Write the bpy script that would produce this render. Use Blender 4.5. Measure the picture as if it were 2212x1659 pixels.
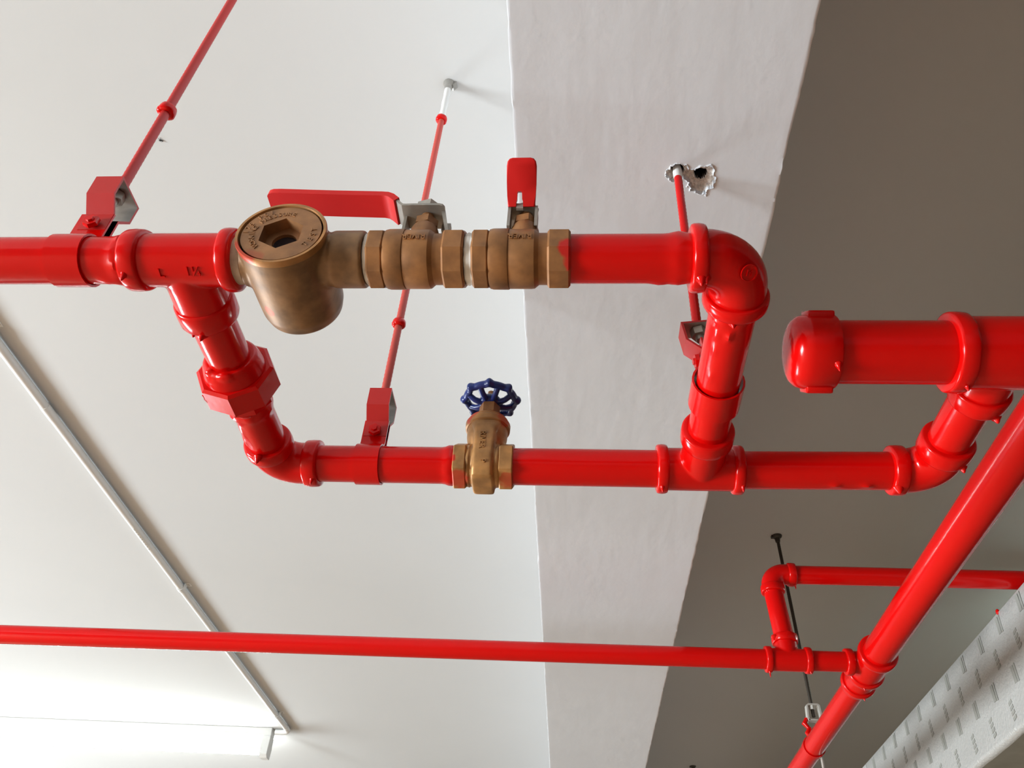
import bpy, bmesh, math, random
from mathutils import Vector, Matrix, noise
random.seed(7)
PI = math.pi
H = 1.5                      # camera height above the floor
D = bpy.data
for o in list(D.objects):
    D.objects.remove(o, do_unlink=True)
sc = bpy.context.scene
COL = sc.collection

# ------------------------------------------------------------------ camera
cam_d = D.cameras.new('camera')
cam = D.objects.new('camera', cam_d)
COL.objects.link(cam)
cam_d.sensor_fit = 'HORIZONTAL'
cam_d.sensor_width = 36.0
cam_d.lens = 1796.0 / 2212.0 * 36.0
cam_d.clip_start = 0.01
right = Vector((0.99713, 0.05160, 0.05540))
fwd = Vector((-0.07526, 0.75453, 0.65192)).normalized()
right = (right - fwd * right.dot(fwd)).normalized()
up = right.cross(fwd)
cam.matrix_world = Matrix((
    (right.x, up.x, -fwd.x, 0.0),
    (right.y, up.y, -fwd.y, 0.0),
    (right.z, up.z, -fwd.z, H),
    (0, 0, 0, 1)))
sc.camera = cam

# ------------------------------------------------------------------ world, light, exposure
sc.view_settings.view_transform = 'Standard'
sc.view_settings.look = 'None'
sc.view_settings.gamma = 1.0
sc.view_settings.use_curve_mapping = False
sc.view_settings.exposure = 0.0
w = D.worlds.new('sky')
sc.world = w
w.use_nodes = True
bg = w.node_tree.nodes['Background']
bg.inputs[0].default_value = (0.80, 0.90, 1.0, 1)
bg.inputs[1].default_value = 1.0

def area(name, loc, target, sx, sy, power, col):
    l = D.lights.new(name, 'AREA')
    l.shape = 'RECTANGLE'
    l.size, l.size_y = sx, sy
    l.energy = power
    l.color = col
    o = D.objects.new(name, l)
    COL.objects.link(o)
    o.location = loc
    d = (Vector(target) - Vector(loc)).normalized()
    o.rotation_euler = d.to_track_quat('-Z', 'Y').to_euler()
    return o
# daylight through the two openings in the left wall
area('daylight', (-5.85, -1.3, 0.85), (0.0, 0.5, 2.1), 1.9, 1.4, 620, (0.84, 0.94, 1.0))
area('daylight_far', (-5.85, 5.2, 0.95), (0.0, 4.0, 2.6), 2.4, 1.2, 270, (0.83, 0.935, 1.0))

# ------------------------------------------------------------------ materials
def new_mat(name):
    m = D.materials.new(name)
    m.use_nodes = True
    nt = m.node_tree
    return m, nt, nt.nodes['Principled BSDF']

def node(nt, t, **kw):
    n = nt.nodes.new(t)
    for k, v in kw.items():
        setattr(n, k, v)
    return n

def noise_bump(nt, b, scale, strength, dist=0.001, detail=4, mapping=None, prev=None):
    g = node(nt, 'ShaderNodeNewGeometry')
    src = g.outputs['Position']
    if mapping:
        mp = node(nt, 'ShaderNodeMapping')
        mp.inputs['Scale'].default_value = mapping
        nt.links.new(src, mp.inputs['Vector'])
        src = mp.outputs['Vector']
    n = node(nt, 'ShaderNodeTexNoise')
    n.inputs['Scale'].default_value = scale
    n.inputs['Detail'].default_value = detail
    nt.links.new(src, n.inputs['Vector'])
    bp = node(nt, 'ShaderNodeBump')
    bp.inputs['Strength'].default_value = strength
    bp.inputs['Distance'].default_value = dist
    nt.links.new(n.outputs['Fac'], bp.inputs['Height'])
    if prev:
        nt.links.new(prev.outputs['Normal'], bp.inputs['Normal'])
    nt.links.new(bp.outputs['Normal'], b.inputs['Normal'])
    return bp

def plain(name, col, rough=0.5, metal=0.0, bump=None, vary=0.0, vscale=8.0, coat=0.0, spec=0.5):
    m, nt, b = new_mat(name)
    b.inputs['Base Color'].default_value = (*col, 1)
    b.inputs['Roughness'].default_value = rough
    b.inputs['Metallic'].default_value = metal
    b.inputs['Coat Weight'].default_value = coat
    b.inputs['Coat Roughness'].default_value = 0.08
    b.inputs['Specular IOR Level'].default_value = spec
    if vary:
        g = node(nt, 'ShaderNodeNewGeometry')
        n = node(nt, 'ShaderNodeTexNoise')
        n.inputs['Scale'].default_value = vscale
        n.inputs['Detail'].default_value = 5
        nt.links.new(g.outputs['Position'], n.inputs['Vector'])
        r = node(nt, 'ShaderNodeValToRGB')
        r.color_ramp.elements[0].position = 0.3
        r.color_ramp.elements[1].position = 0.7
        r.color_ramp.elements[0].color = (*[c * (1 - vary) for c in col], 1)
        r.color_ramp.elements[1].color = (*[min(1, c * (1 + vary)) for c in col], 1)
        nt.links.new(n.outputs['Fac'], r.inputs['Fac'])
        nt.links.new(r.outputs['Color'], b.inputs['Base Color'])
    if bump:
        prev = None
        for bb in bump:
            prev = noise_bump(nt, b, *bb, prev=prev)
    return m

RED = plain('red_gloss_paint', (0.57, 0.0020, 0.0016), 0.17, bump=[(45, 0.22, 0.001, 2), (260, 0.10, 0.0004, 2)], spec=0.27)
RED_PLAIN = plain('red_gloss_paint_smooth', (0.57, 0.0020, 0.0016), 0.17, spec=0.27)
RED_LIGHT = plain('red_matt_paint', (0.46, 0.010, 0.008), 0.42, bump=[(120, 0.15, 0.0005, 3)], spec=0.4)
GLARE_RED = plain('glare_paled_red_paint', (0.48, 0.06, 0.045), 0.55, bump=[(160, 0.2, 0.0004, 3)], spec=0.4)  # red paled in the base colour to stand for glare off the bright ceiling
GRIP = plain('red_vinyl', (0.58, 0.003, 0.002), 0.5, bump=[(400, 0.10, 0.0003, 2)], spec=0.35)
ZINC = plain('zinc_plated_steel', (0.42, 0.40, 0.37), 0.38, 0.75, vary=0.2, vscale=60)
STEEL = plain('dull_steel', (0.36, 0.33, 0.29), 0.5, 0.6, vary=0.15, vscale=60)
DARKROD = plain('dark_rod_steel', (0.045, 0.035, 0.025), 0.5, 0.3)
TAPE = plain('thread_tape', (0.75, 0.71, 0.66), 0.6, bump=[(300, 0.3, 0.0005, 3)], vary=0.08, vscale=90)
BLUE = plain('blue_enamel', (0.006, 0.022, 0.15), 0.28, bump=[(120, 0.12, 0.0005, 2)], spec=0.5)
WHITE_PVC = plain('white_plastic', (0.74, 0.74, 0.72), 0.45)
WHITE_METAL = plain('white_enamel', (0.62, 0.615, 0.59), 0.4)
BLACK = plain('dark_void', (0.012, 0.010, 0.010), 0.6)
GLASS_DARK = plain('sight_glass_dark', (0.02, 0.018, 0.024), 0.12)
DIRTY_NIPPLE = plain('taped_nipple', (0.52, 0.41, 0.33), 0.6, bump=[(500, 0.4, 0.0006, 3)], vary=0.3, vscale=70)

def brass(name, col, smears=(), rough=0.46):
    m, nt, b = new_mat(name)
    b.inputs['Roughness'].default_value = rough
    b.inputs['Metallic'].default_value = 0.35
    g = node(nt, 'ShaderNodeNewGeometry')
    n = node(nt, 'ShaderNodeTexNoise')
    n.inputs['Scale'].default_value = 55
    n.inputs['Detail'].default_value = 6
    nt.links.new(g.outputs['Position'], n.inputs['Vector'])
    r = node(nt, 'ShaderNodeValToRGB')
    r.color_ramp.elements[0].position = 0.30
    r.color_ramp.elements[1].position = 0.72
    r.color_ramp.elements[0].color = (*[c * 0.60 for c in col], 1)
    r.color_ramp.elements[1].color = (col[0] * 1.2, col[1] * 1.18, col[2] * 1.1, 1)
    nt.links.new(n.outputs['Fac'], r.inputs['Fac'])
    cur = r.outputs['Color']
    # red paint that got onto the brass: worn blotches of a fixed shape
    for (p, rad, amount) in smears:
        d = node(nt, 'ShaderNodeVectorMath', operation='DISTANCE')
        nt.links.new(g.outputs['Position'], d.inputs[0])
        d.inputs[1].default_value = p
        n2 = node(nt, 'ShaderNodeTexNoise')
        n2.inputs['Scale'].default_value = 120
        nt.links.new(g.outputs['Position'], n2.inputs['Vector'])
        ma = node(nt, 'ShaderNodeMath', operation='MULTIPLY_ADD')
        nt.links.new(n2.outputs['Fac'], ma.inputs[0])
        ma.inputs[1].default_value = rad * 0.9
        nt.links.new(d.outputs['Value'], ma.inputs[2])
        mr = node(nt, 'ShaderNodeMapRange')
        mr.inputs['From Min'].default_value = rad * 1.25
        mr.inputs['From Max'].default_value = rad * 1.55
        mr.inputs['To Min'].default_value = amount
        mr.inputs['To Max'].default_value = 0
        nt.links.new(ma.outputs['Value'], mr.inputs['Value'])
        mx = node(nt, 'ShaderNodeMix', data_type='RGBA')
        nt.links.new(mr.outputs['Result'], mx.inputs['Factor'])
        nt.links.new(cur, mx.inputs['A'])
        mx.inputs['B'].default_value = (0.52, 0.012, 0.008, 1)
        cur = mx.outputs['Result']
    nt.links.new(cur, b.inputs['Base Color'])
    noise_bump(nt, b, 420, 0.14, 0.0005, 3)
    return m

BRASS_DARK = brass('aged_bronze', (0.26, 0.135, 0.060))
BRASS_CAST = brass('cast_bronze', (0.27, 0.148, 0.072), smears=[((-0.270, 0.500, H + 0.513), 0.006, 0.35)])
BRASS_V = brass('valve_brass', (0.32, 0.142, 0.052))
BRASS_V2 = brass('valve_brass_overpainted', (0.32, 0.142, 0.052), smears=[((-0.0046, 0.446, H + 0.535), 0.010, 1.0), ((-0.003, 0.452, H + 0.522), 0.009, 0.9)])
BRASS_G = brass('gate_valve_brass', (0.43, 0.215, 0.075), smears=[((-0.1255, 0.757, H + 0.612), 0.014, 0.75), ((-0.080, 0.76, H + 0.605), 0.012, 0.5), ((-0.130, 0.768, H + 0.519), 0.014, 0.7), ((-0.137, 0.75, H + 0.54), 0.006, 0.9), ((-0.073, 0.768, H + 0.519), 0.012, 0.6)])

# plaster surfaces
CEIL = plain('ceiling_paint', (0.535, 0.535, 0.528), 0.85, bump=[(9, 0.10, 0.004, 2)], vary=0.015, vscale=1.5, spec=0.2)
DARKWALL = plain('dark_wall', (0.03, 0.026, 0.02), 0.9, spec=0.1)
WALL = plain('wall_paint', (0.45, 0.43, 0.40), 0.85, bump=[(30, 0.1, 0.002, 3)], spec=0.2)
FLOOR = plain('concrete_floor', (0.50, 0.345, 0.225), 0.7, bump=[(20, 0.15, 0.003, 5)], vary=0.15, vscale=2.0, spec=0.3)
BEAM = plain('beam_plaster', (0.645, 0.668, 0.700), 0.6, bump=[(3.5, 0.12, 0.006, 2, (6, 1.6, 4)), (13, 0.20, 0.0020, 4, (3.2, 1.6, 2)), (110, 0.22, 0.0006, 3)], vary=0.02, vscale=6, spec=0.35)
CRATER = plain('broken_plaster', (0.74, 0.70, 0.66), 0.9, bump=[(350, 0.9, 0.002, 6)], vary=0.25, vscale=220, spec=0.15)

def foil_mat(name, col):
    m, nt, b = new_mat(name)
    b.inputs['Base Color'].default_value = (*col, 1)
    b.inputs['Roughness'].default_value = 0.42
    b.inputs['Metallic'].default_value = 0.25
    a = noise_bump(nt, b, 14, 0.35, 0.008, 3, (1, 0.8, 1))
    noise_bump(nt, b, 150, 0.8, 0.0022, 4, None, a)
    return m
FOIL = foil_mat('foil_duct_wrap', (0.46, 0.45, 0.425))
FOIL_W = foil_mat('pale_duct_wrap', (0.62, 0.61, 0.59))
PRINT = plain('grey_printing', (0.29, 0.285, 0.255), 0.5, 0.1)
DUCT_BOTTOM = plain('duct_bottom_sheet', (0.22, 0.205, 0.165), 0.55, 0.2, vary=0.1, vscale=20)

def emit(name, col, s):
    m, nt, b = new_mat(name)
    b.inputs['Base Color'].default_value = (0.9, 0.9, 0.9, 1)
    b.inputs['Emission Color'].default_value = (*col, 1)
    b.inputs['Emission Strength'].default_value = s
    return m
TUBE = emit('lit_fluorescent_tube', (0.93, 1.0, 0.98), 85.0)
TUBE_R = emit('lit_fluorescent_tube_right', (0.80, 1.0, 0.93), 110.0)

# ------------------------------------------------------------------ helpers
def V(*a):
    return Vector(a)

def basis(d, u=None):
    d = Vector(d).normalized()
    if u is None:
        u = V(0, 0, 1) if abs(d.z) < 0.9 else V(0, 1, 0)
    u = Vector(u)
    u = (u - d * u.dot(d)).normalized()
    return d, u, d.cross(u)

def lathe(bm, o, d, prof, seg=56, u=None, cap0=True, cap1=True, turn=0.0):
    """prof: list of (t, r) along d from point o"""
    o = Vector(o)
    d, u, v = basis(d, u)
    rings = []
    for t, r in prof:
        if r < 1e-6:
            rings.append([bm.verts.new(o + d * t)])
            continue
        rings.append([bm.verts.new(o + d * t + (u * math.cos(turn + 2 * PI * k / seg) + v * math.sin(turn + 2 * PI * k / seg)) * r) for k in range(seg)])
    for a, b in zip(rings, rings[1:]):
        if len(a) == 1 and len(b) == 1:
            continue
        for k in range(seg):
            k2 = (k + 1) % seg
            if len(a) == 1:
                bm.faces.new((a[0], b[k2], b[k]))
            elif len(b) == 1:
                bm.faces.new((a[k], a[k2], b[0]))
            else:
                bm.faces.new((a[k], a[k2], b[k2], b[k]))
    if cap0 and len(rings[0]) > 1:
        bm.faces.new(list(reversed(rings[0])))
    if cap1 and len(rings[-1]) > 1:
        bm.faces.new(rings[-1])
    return rings

def collar_prof(t0, t1, r, rp, e=0.0026):
    """rounded band of a malleable iron fitting; rp = bore at the open end"""
    return [(t0, rp), (t0, r - e), (t0 + e * 0.3, r - e * 0.3), (t0 + e, r), ((t0 + t1) / 2, r + 0.0004), (t1 - e, r), (t1 - e * 0.3, r - e * 0.3), (t1, r - e), (t1, rp)]

def sweep(bm, pts, r, seg=32, cap=True, up0=None):
    pts = [Vector(p) for p in pts]
    n = len(pts)
    rad = r if isinstance(r, (list, tuple)) else [r] * n
    rings = []
    u = None
    for i in range(n):
        t = (pts[min(i + 1, n - 1)] - pts[max(i - 1, 0)]).normalized()
        if u is None:
            u = Vector(up0) if up0 else (V(0, 0, 1) if abs(t.z) < 0.9 else V(0, 1, 0))
        u = (u - t * u.dot(t)).normalized()
        v = t.cross(u)
        rings.append([bm.verts.new(pts[i] + (u * math.cos(2 * PI * k / seg) + v * math.sin(2 * PI * k / seg)) * rad[i]) for k in range(seg)])
    for a, b in zip(rings, rings[1:]):
        for k in range(seg):
            k2 = (k + 1) % seg
            bm.faces.new((a[k], a[k2], b[k2], b[k]))
    if cap:
        bm.faces.new(list(reversed(rings[0])))
        bm.faces.new(rings[-1])
    return rings

def box(bm, c, s, rot=None):
    m = Matrix.Translation(Vector(c)) @ (rot.to_4x4() if rot else Matrix.Identity(4)) @ Matrix.Diagonal((*s, 1))
    return bmesh.ops.create_cube(bm, size=1.0, matrix=m)['verts']

def blob(bm, c, r, s=(1, 1, 1), sub=2):
    m = Matrix.Translation(Vector(c)) @ Matrix.Diagonal((*s, 1))
    bmesh.ops.create_icosphere(bm, subdivisions=sub, radius=r, matrix=m)

def drip(bm, c, r=0.003, l=0.006):
    """a hardened run of paint hanging from a rim"""
    c = Vector(c) + V(0, 0, 0.0022)
    l = l * 0.9
    lathe(bm, c, -Z, [(-r * 0.7, 0.0), (-r * 0.6, r * 1.1), (0, r * 1.35), (r * 0.5, r * 1.05), (r * 0.9, r * 0.72), (r + l * 0.45, r * 0.5), (r + l * 0.8, r * 0.30), (r + l * 0.95, r * 0.14), (r + l, 0.0)], 16)

def jitter(bm, amp, scale):
    for v in bm.verts:
        p = v.co * scale
        v.co += Vector((noise.noise(p), noise.noise(p + V(31, 7, 3)), noise.noise(p + V(5, 17, 43)))) * amp

def prism(bm, poly, axis_o, ax, au, av, w0, w1):
    """poly: (a,b) in the (au,av) plane, extruded along ax from w0 to w1"""
    axis_o, ax, au, av = map(Vector, (axis_o, ax, au, av))
    A = [bm.verts.new(axis_o + ax * w0 + au * a + av * b) for a, b in poly]
    B = [bm.verts.new(axis_o + ax * w1 + au * a + av * b) for a, b in poly]
    n = len(poly)
    fs = [bm.faces.new(A), bm.faces.new(list(reversed(B)))]
    for k in range(n):
        fs.append(bm.faces.new((A[k], B[k], B[(k + 1) % n], A[(k + 1) % n])))
    return fs

def strip_sheet(bm, path, thick, ax, au, av, o, w0, w1, inner_mat=None):
    """folded sheet: open polyline path in (au,av) given thickness to the left, extruded along ax"""
    o, ax, au, av = map(Vector, (o, ax, au, av))
    n = len(path)
    off = []
    for i in range(n):
        p = Vector((*path[i], 0))
        ds = []
        if i > 0:
            ds.append((p - Vector((*path[i - 1], 0))).normalized())
        if i < n - 1:
            ds.append((Vector((*path[i + 1], 0)) - p).normalized())
        nn = Vector((0, 0, 0))
        for d in ds:
            nn += Vector((-d.y, d.x, 0))
        nn.normalize()
        k = 1.0 / max(0.5, nn.dot(Vector((-ds[0].y, ds[0].x, 0))))
        off.append((p.x + nn.x * thick * k, p.y + nn.y * thick * k))
    P = lambda q, w: bm.verts.new(o + ax * w + au * q[0] + av * q[1])
    A0 = [P(q, w0) for q in path]
    A1 = [P(q, w1) for q in path]
    B0 = [P(q, w0) for q in off]
    B1 = [P(q, w1) for q in off]
    for i in range(n - 1):
        bm.faces.new((A0[i], A1[i], A1[i + 1], A0[i + 1]))
        f = bm.faces.new((B0[i], B0[i + 1], B1[i + 1], B1[i]))
        if inner_mat is not None:
            f.material_index = inner_mat
        bm.faces.new((A0[i], A0[i + 1], B0[i + 1], B0[i]))
        bm.faces.new((A1[i], B1[i], B1[i + 1], A1[i + 1]))
    bm.faces.new((A0[0], B0[0], B1[0], A1[0]))
    bm.faces.new((A0[-1], A1[-1], B1[-1], B0[-1]))

def root_of(o):
    while o.parent:
        o = o.parent
    return o

def tag(o, label=None, cat=None, group=None, kind=None):
    if label: o['label'] = label
    if cat: o['category'] = cat
    if group: o['group'] = group
    if kind: o['kind'] = kind
    return o

def thing(name, label, cat, loc, group=None):
    o = D.objects.new(name, None)
    o.empty_display_size = 0.02
    COL.objects.link(o)
    o.location = loc
    return tag(o, label, cat, group)

def finish(me, mats, angle):
    for p in me.polygons:
        p.use_smooth = True
    me.set_sharp_from_angle(angle=math.radians(angle))
    for m in (mats if isinstance(mats, (list, tuple)) else [mats]):
        me.materials.append(m)

def obj(name, bm, mat, parent=None, angle=32, voxel=None, smooth=6, loc=None, label=None):
    """links one mesh object; geometry is given in world coordinates"""
    bmesh.ops.recalc_face_normals(bm, faces=bm.faces[:])
    base = root_of(parent).location.copy() if parent else Vector(loc if loc else (0, 0, 0))
    bmesh.ops.translate(bm, verts=bm.verts[:], vec=-base)
    me = D.meshes.new(name)
    bm.to_mesh(me)
    bm.free()
    if voxel:
        t = D.objects.new('remesh_work', me)
        COL.objects.link(t)
        md = t.modifiers.new('r', 'REMESH')
        md.mode = 'VOXEL'
        md.voxel_size = voxel
        if smooth:
            ms = t.modifiers.new('s', 'SMOOTH')
            ms.factor = 0.5
            ms.iterations = smooth
        dg = bpy.context.evaluated_depsgraph_get()
        dg.update()
        me2 = D.meshes.new_from_object(t.evaluated_get(dg))
        D.objects.remove(t, do_unlink=True)
        D.meshes.remove(me)
        me = me2
        me.name = name
        angle = 180
    finish(me, mat, angle)
    o = D.objects.new(name, me)
    COL.objects.link(o)
    if parent:
        o.parent = parent
    else:
        o.location = base
    if label:
        o['label'] = label
    return o

def nb():
    return bmesh.new()

def text_mesh(body, size, depth):
    """embossed letters as a mesh in the XY plane, centred"""
    c = D.curves.new('lettering', 'FONT')
    c.body = body
    c.size = size
    c.extrude = depth
    c.align_x = 'CENTER'
    c.align_y = 'CENTER'
    c.resolution_u = 3
    t = D.objects.new('lettering_work', c)
    COL.objects.link(t)
    dg = bpy.context.evaluated_depsgraph_get()
    dg.update()
    me = D.meshes.new_from_object(t.evaluated_get(dg))
    D.objects.remove(t, do_unlink=True)
    D.curves.remove(c)
    return me

def add_text(bm, body, size, depth, centre, xdir, ydir):
    me = text_mesh(body, size, depth)
    x = Vector(xdir).normalized()
    y = Vector(ydir)
    y = (y - x * y.dot(x)).normalized()
    z = x.cross(y)
    m = Matrix(((x.x, y.x, z.x, centre[0]), (x.y, y.y, z.y, centre[1]), (x.z, y.z, z.z, centre[2]), (0, 0, 0, 1)))
    me.transform(m)
    n0 = len(bm.verts)
    bm.from_mesh(me)
    bm.verts.ensure_lookup_table()
    bmesh.ops.remove_doubles(bm, verts=bm.verts[n0:], dist=0.00001)
    D.meshes.remove(me)

X, Y, Z = V(1, 0, 0), V(0, 1, 0), V(0, 0, 1)
ZP = H + 0.547               # height of the test-drain loop
RP = 0.0212                  # its pipe radius
YA, YB = 0.469, 0.777        # near run, far run
XL, XR = -0.345, 0.141       # left and right cross pipes
ZC = H + 1.391               # ceiling
ZB = H + 0.92                # underside of the beam
ZM = H + 0.752               # sprinkler main

# ------------------------------------------------------------------ the setting
def slab(name, lo, hi, mat, label=None):
    bm = nb()
    lo, hi = Vector(lo), Vector(hi)
    box(bm, (lo + hi) / 2, hi - lo)
    return tag(obj(name, bm, mat), label=label, kind='structure')

slab('ceiling', (-6, -6, ZC), (5, 9, ZC + 0.15), CEIL, 'flat off-white painted concrete ceiling slab')
slab('floor', (-6, -6, -0.12), (5, 9, 0), FLOOR, 'brown concrete floor below the pipes')
slab('wall_back', (-6, 9, 0), (5, 9.15, ZC), WALL)
slab('wall_front', (-6, -6.15, 0), (5, -6, ZC), WALL)
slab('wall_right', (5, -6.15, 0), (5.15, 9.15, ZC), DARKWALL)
# left wall with its two openings
bm = nb()
for lo, hi in (((-6.15, -6.15, 0), (-6, -2.35, ZC)), ((-6.15, -0.25, 0), (-6, 3.95, ZC)), ((-6.15, 6.45, 0), (-6, 9.15, ZC)), ((-6.15, -2.35, 0), (-6, -0.25, 0.1)), ((-6.15, -2.35, 1.65), (-6, -0.25, ZC)), ((-6.15, 3.95, 0), (-6, 6.45, 0.3)), ((-6.15, 3.95, 1.65), (-6, 6.45, ZC))):
    lo, hi = Vector(lo), Vector(hi)
    box(bm, (lo + hi) / 2, hi - lo)
tag(obj('wall_left', bm, WALL), kind='structure')

# beam: rough plastered underside with a broken-out hole
def build_beam():
    x0, x1, y0, y1 = -0.079, 0.263, -5.98, 8.98
    px0, px1, py0, py1 = 0.105, 0.195, 0.615, 0.695
    bm = nb()
    def edge(y, s):
        a = 0.0016 * noise.noise(V(y * 9, s, 0)) + 0.0016 * noise.noise(V(y * 33, s, 4)) + 0.0011 * noise.noise(V(y * 90, s, 9))
        return a
    holes = ((0.1312, 0.6435, 0.0085, 0.040), (0.1612, 0.6510, 0.0092, 0.050))
    lobes = ((0.1300, 0.6430, 0.0130, 0.0125), (0.1490, 0.6490, 0.0120, 0.0095), (0.1630, 0.6560, 0.0165, 0.0200))
    def depth(x, y):
        n = 0.32 * noise.noise(V(x * 95, y * 95, 0)) + 0.18 * noise.noise(V(x * 260, y * 260, 3))
        m = min(math.hypot((x - cx) / rx, (y - cy) / ry) for cx, cy, rx, ry in lobes) + n
        d = 0.0
        if m < 1.0:
            d = 0.0045 + 0.0055 * min(1, (1 - m) * 2.0) + 0.0018 * noise.noise(V(x * 420, y * 420, 8)) + 0.0012 * noise.noise(V(x * 900, y * 900, 2))
        elif m < 1.14:
            d = -0.0016 * (1 - (m - 1) / 0.14)          # lifted paint lip round the break
        for cx, cy, r, dd in holes:
            q = math.hypot(x - cx, y - cy) / (r * (1 + 0.25 * noise.noise(V(x * 160, y * 160, 6))))
            if q < 1:
                d = max(d, dd * min(1, (1 - q) * 3.2))
        return d
    xs = [x0, x0 + 0.0012, x0 + 0.0040, x0 + 0.010]
    k = x0 + 0.03
    while k < px0 - 0.01:
        xs.append(k); k += 0.03
    nx = 112
    xs += [px0 + (px1 - px0) * i / nx for i in range(nx + 1)]
    k = px1 + 0.02
    while k < x1 - 0.02:
        xs.append(k); k += 0.02
    xs += [x1 - 0.010, x1 - 0.0040, x1 - 0.0012, x1]
    ys = []
    k = y0
    while k < 0.2:
        ys.append(k); k += 0.12
    k = 0.2
    while k < py0 - 0.004:
        ys.append(k); k += 0.010
    ny = 100
    ys += [py0 + (py1 - py0) * i / ny for i in range(ny + 1)]
    k = py1 + 0.008
    while k < 3.3:
        ys.append(k); k += 0.010
    while k < y1:
        ys.append(k); k += 0.2
    ys.append(y1)
    G = []
    lay = {}
    for y in ys:
        row = []
        for i, x in enumerate(xs):
            z, xx = ZB, x
            if i == 0:
                xx = x + edge(y, 1); z = ZB + 0.0007
            elif i == 1:
                xx = x + 0.7 * edge(y, 1); z = ZB + 0.0001 + 0.0004 * noise.noise(V(y * 40, 1, 1))
            elif i == len(xs) - 1:
                xx = x + edge(y, 60); z = ZB + 0.0007
            elif i == len(xs) - 2:
                xx = x + 0.7 * edge(y, 60); z = ZB + 0.0001 + 0.0005 * noise.noise(V(y * 40, 5, 1))
            d = 0
            if px0 < x < px1 and py0 < y < py1:
                d = depth(x, y)
                z += d
            v = bm.verts.new((xx, y, z))
            lay[v] = d
            row.append(v)
        G.append(row)
    for a, b in zip(G, G[1:]):
        for i in range(len(xs) - 1):
            f = bm.faces.new((a[i], a[i + 1], b[i + 1], b[i]))
            dm = [lay[q] for q in f.verts]
            if max(dm) > 0.02:
                f.material_index = 2
            elif min(dm) > 0.0025:
                f.material_index = 1
    # side faces up to the slab
    top0 = [bm.verts.new((r[0].co.x, r[0].co.y, ZC + 0.01)) for r in G]
    top1 = [bm.verts.new((r[-1].co.x, r[-1].co.y, ZC + 0.01)) for r in G]
    for i in range(len(G) - 1):
        bm.faces.new((G[i][0], G[i + 1][0], top0[i + 1], top0[i]))
        bm.faces.new((G[i + 1][-1], G[i][-1], top1[i], top1[i + 1]))
    o = obj('trim_1', bm, [BEAM, CRATER, BLACK], angle=28)
    tag(o, 'broad grey-white plastered concrete beam with a broken hole in its underside', kind='structure')
build_beam()

# ------------------------------------------------------------------ pipes
def pipe(a, b, r, label, name='red_pipe', cat='pipe', mat=None, beads=(), runs=()):
    """beads: (distance, height, width) rings of built-up paint; runs: (distance, angle, height, length, width) hardened runs"""
    a, b = Vector(a), Vector(b)
    bm = nb()
    L = (b - a).length
    n = max(2, int(L / (0.004 if beads or runs else 0.02)))
    lathe(bm, a, b - a, [(L * i / n, r) for i in range(n + 1)], 64)
    d = (b - a).normalized()
    for v in bm.verts:
        q = v.co - a
        t_ = q.dot(d)
        rad = q - d * t_
        if rad.length < r * 0.5:
            continue
        rn = rad.normalized()
        ang = math.atan2(rn.z, rn.dot(d.cross(Z)))
        h = 0
        for t0, hh, w_ in beads:
            tt = t0 + 0.35 * w_ * noise.noise(rn * 1.7 + V(t0 * 50, 0, 0))
            h += hh * (0.75 + 0.5 * noise.noise(rn * 2.5 + V(0, t0 * 90, 1))) * math.exp(-((t_ - tt) / w_) ** 2)
        for t0, a0, hh, ln_, wd in runs:
            da = (ang - a0 + PI) % (2 * PI) - PI
            h += hh * math.exp(-((t_ - t0) / ln_) ** 2 - (da / wd) ** 2)
        v.co += rn * h
    o = obj(name, bm, mat or RED, loc=a)
    return tag(o, label, cat, 'red painted pipes')

def collar(parent, o, d, t0, t1, r, rp, drips=(), amp=0.0005):
    bm = nb()
    lathe(bm, o, d, collar_prof(t0, t1, r, rp), 60, cap0=True, cap1=True)
    for c in drips:
        drip(bm, c[:3], *(c[3:] if len(c) > 3 else ()))
    jitter(bm, amp, 70)
    return obj('collar', bm, RED, parent, angle=50)

LX = [-1.05, -0.392]
pipe((LX[0], YA, ZP), (-0.379, YA, ZP), RP, 'red pipe stub entering from the left edge, before the brass strainer',
     beads=[(0.6505, 0.0030, 0.0045)], runs=[(0.640, -1.9, 0.0025, 0.008, 0.25)])

# tee before the strainer
t = thing('pipe_tee', 'red three-way tee left of the brass strainer, marked with raised lettering', 'pipe fitting', (XL, YA, ZP), 'pipe tees')
bm = nb()
lathe(bm, (XL, YA, ZP), X, [(-0.046, 0.0205), (-0.046, 0.0238), (0.046, 0.0238), (0.046, 0.0205)])
lathe(bm, (XL, YA, ZP), Y, [(0, 0.0225), (0.02, 0.0246), (0.062, 0.0262)])
b_ = obj('body', bm, RED, t, voxel=0.0013, smooth=10)
collar(t, (XL, YA, ZP), X, -0.0506, -0.0331, 0.0274, 0.0206, [(XL - 0.044, YA - 0.006, ZP - 0.0275)])
collar(t, (XL, YA, ZP), X, 0.0367, 0.0500, 0.0280, 0.0206)
collar(t, (XL, YA, ZP), Y, 0.046, 0.070, 0.0278, 0.0206, [(XL + 0.000, YA + 0.069, ZP - 0.0265, 0.004, 0.006), (XL - 0.010, YA + 0.071, ZP - 0.022, 0.003, 0.004)])
for ch, dx_, ny in (('L', -0.012, -0.22), ('1¼', 0.017, -0.28)):
    bm = nb()
    nz = -math.sqrt(1 - ny * ny)
    add_text(bm, ch, 0.012, 0.0012, V(XL + dx_, YA, ZP) + V(0, ny, nz) * 0.0236, X, V(0, nz, -ny))
    obj('raised_lettering', bm, RED_PLAIN, t)

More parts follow.
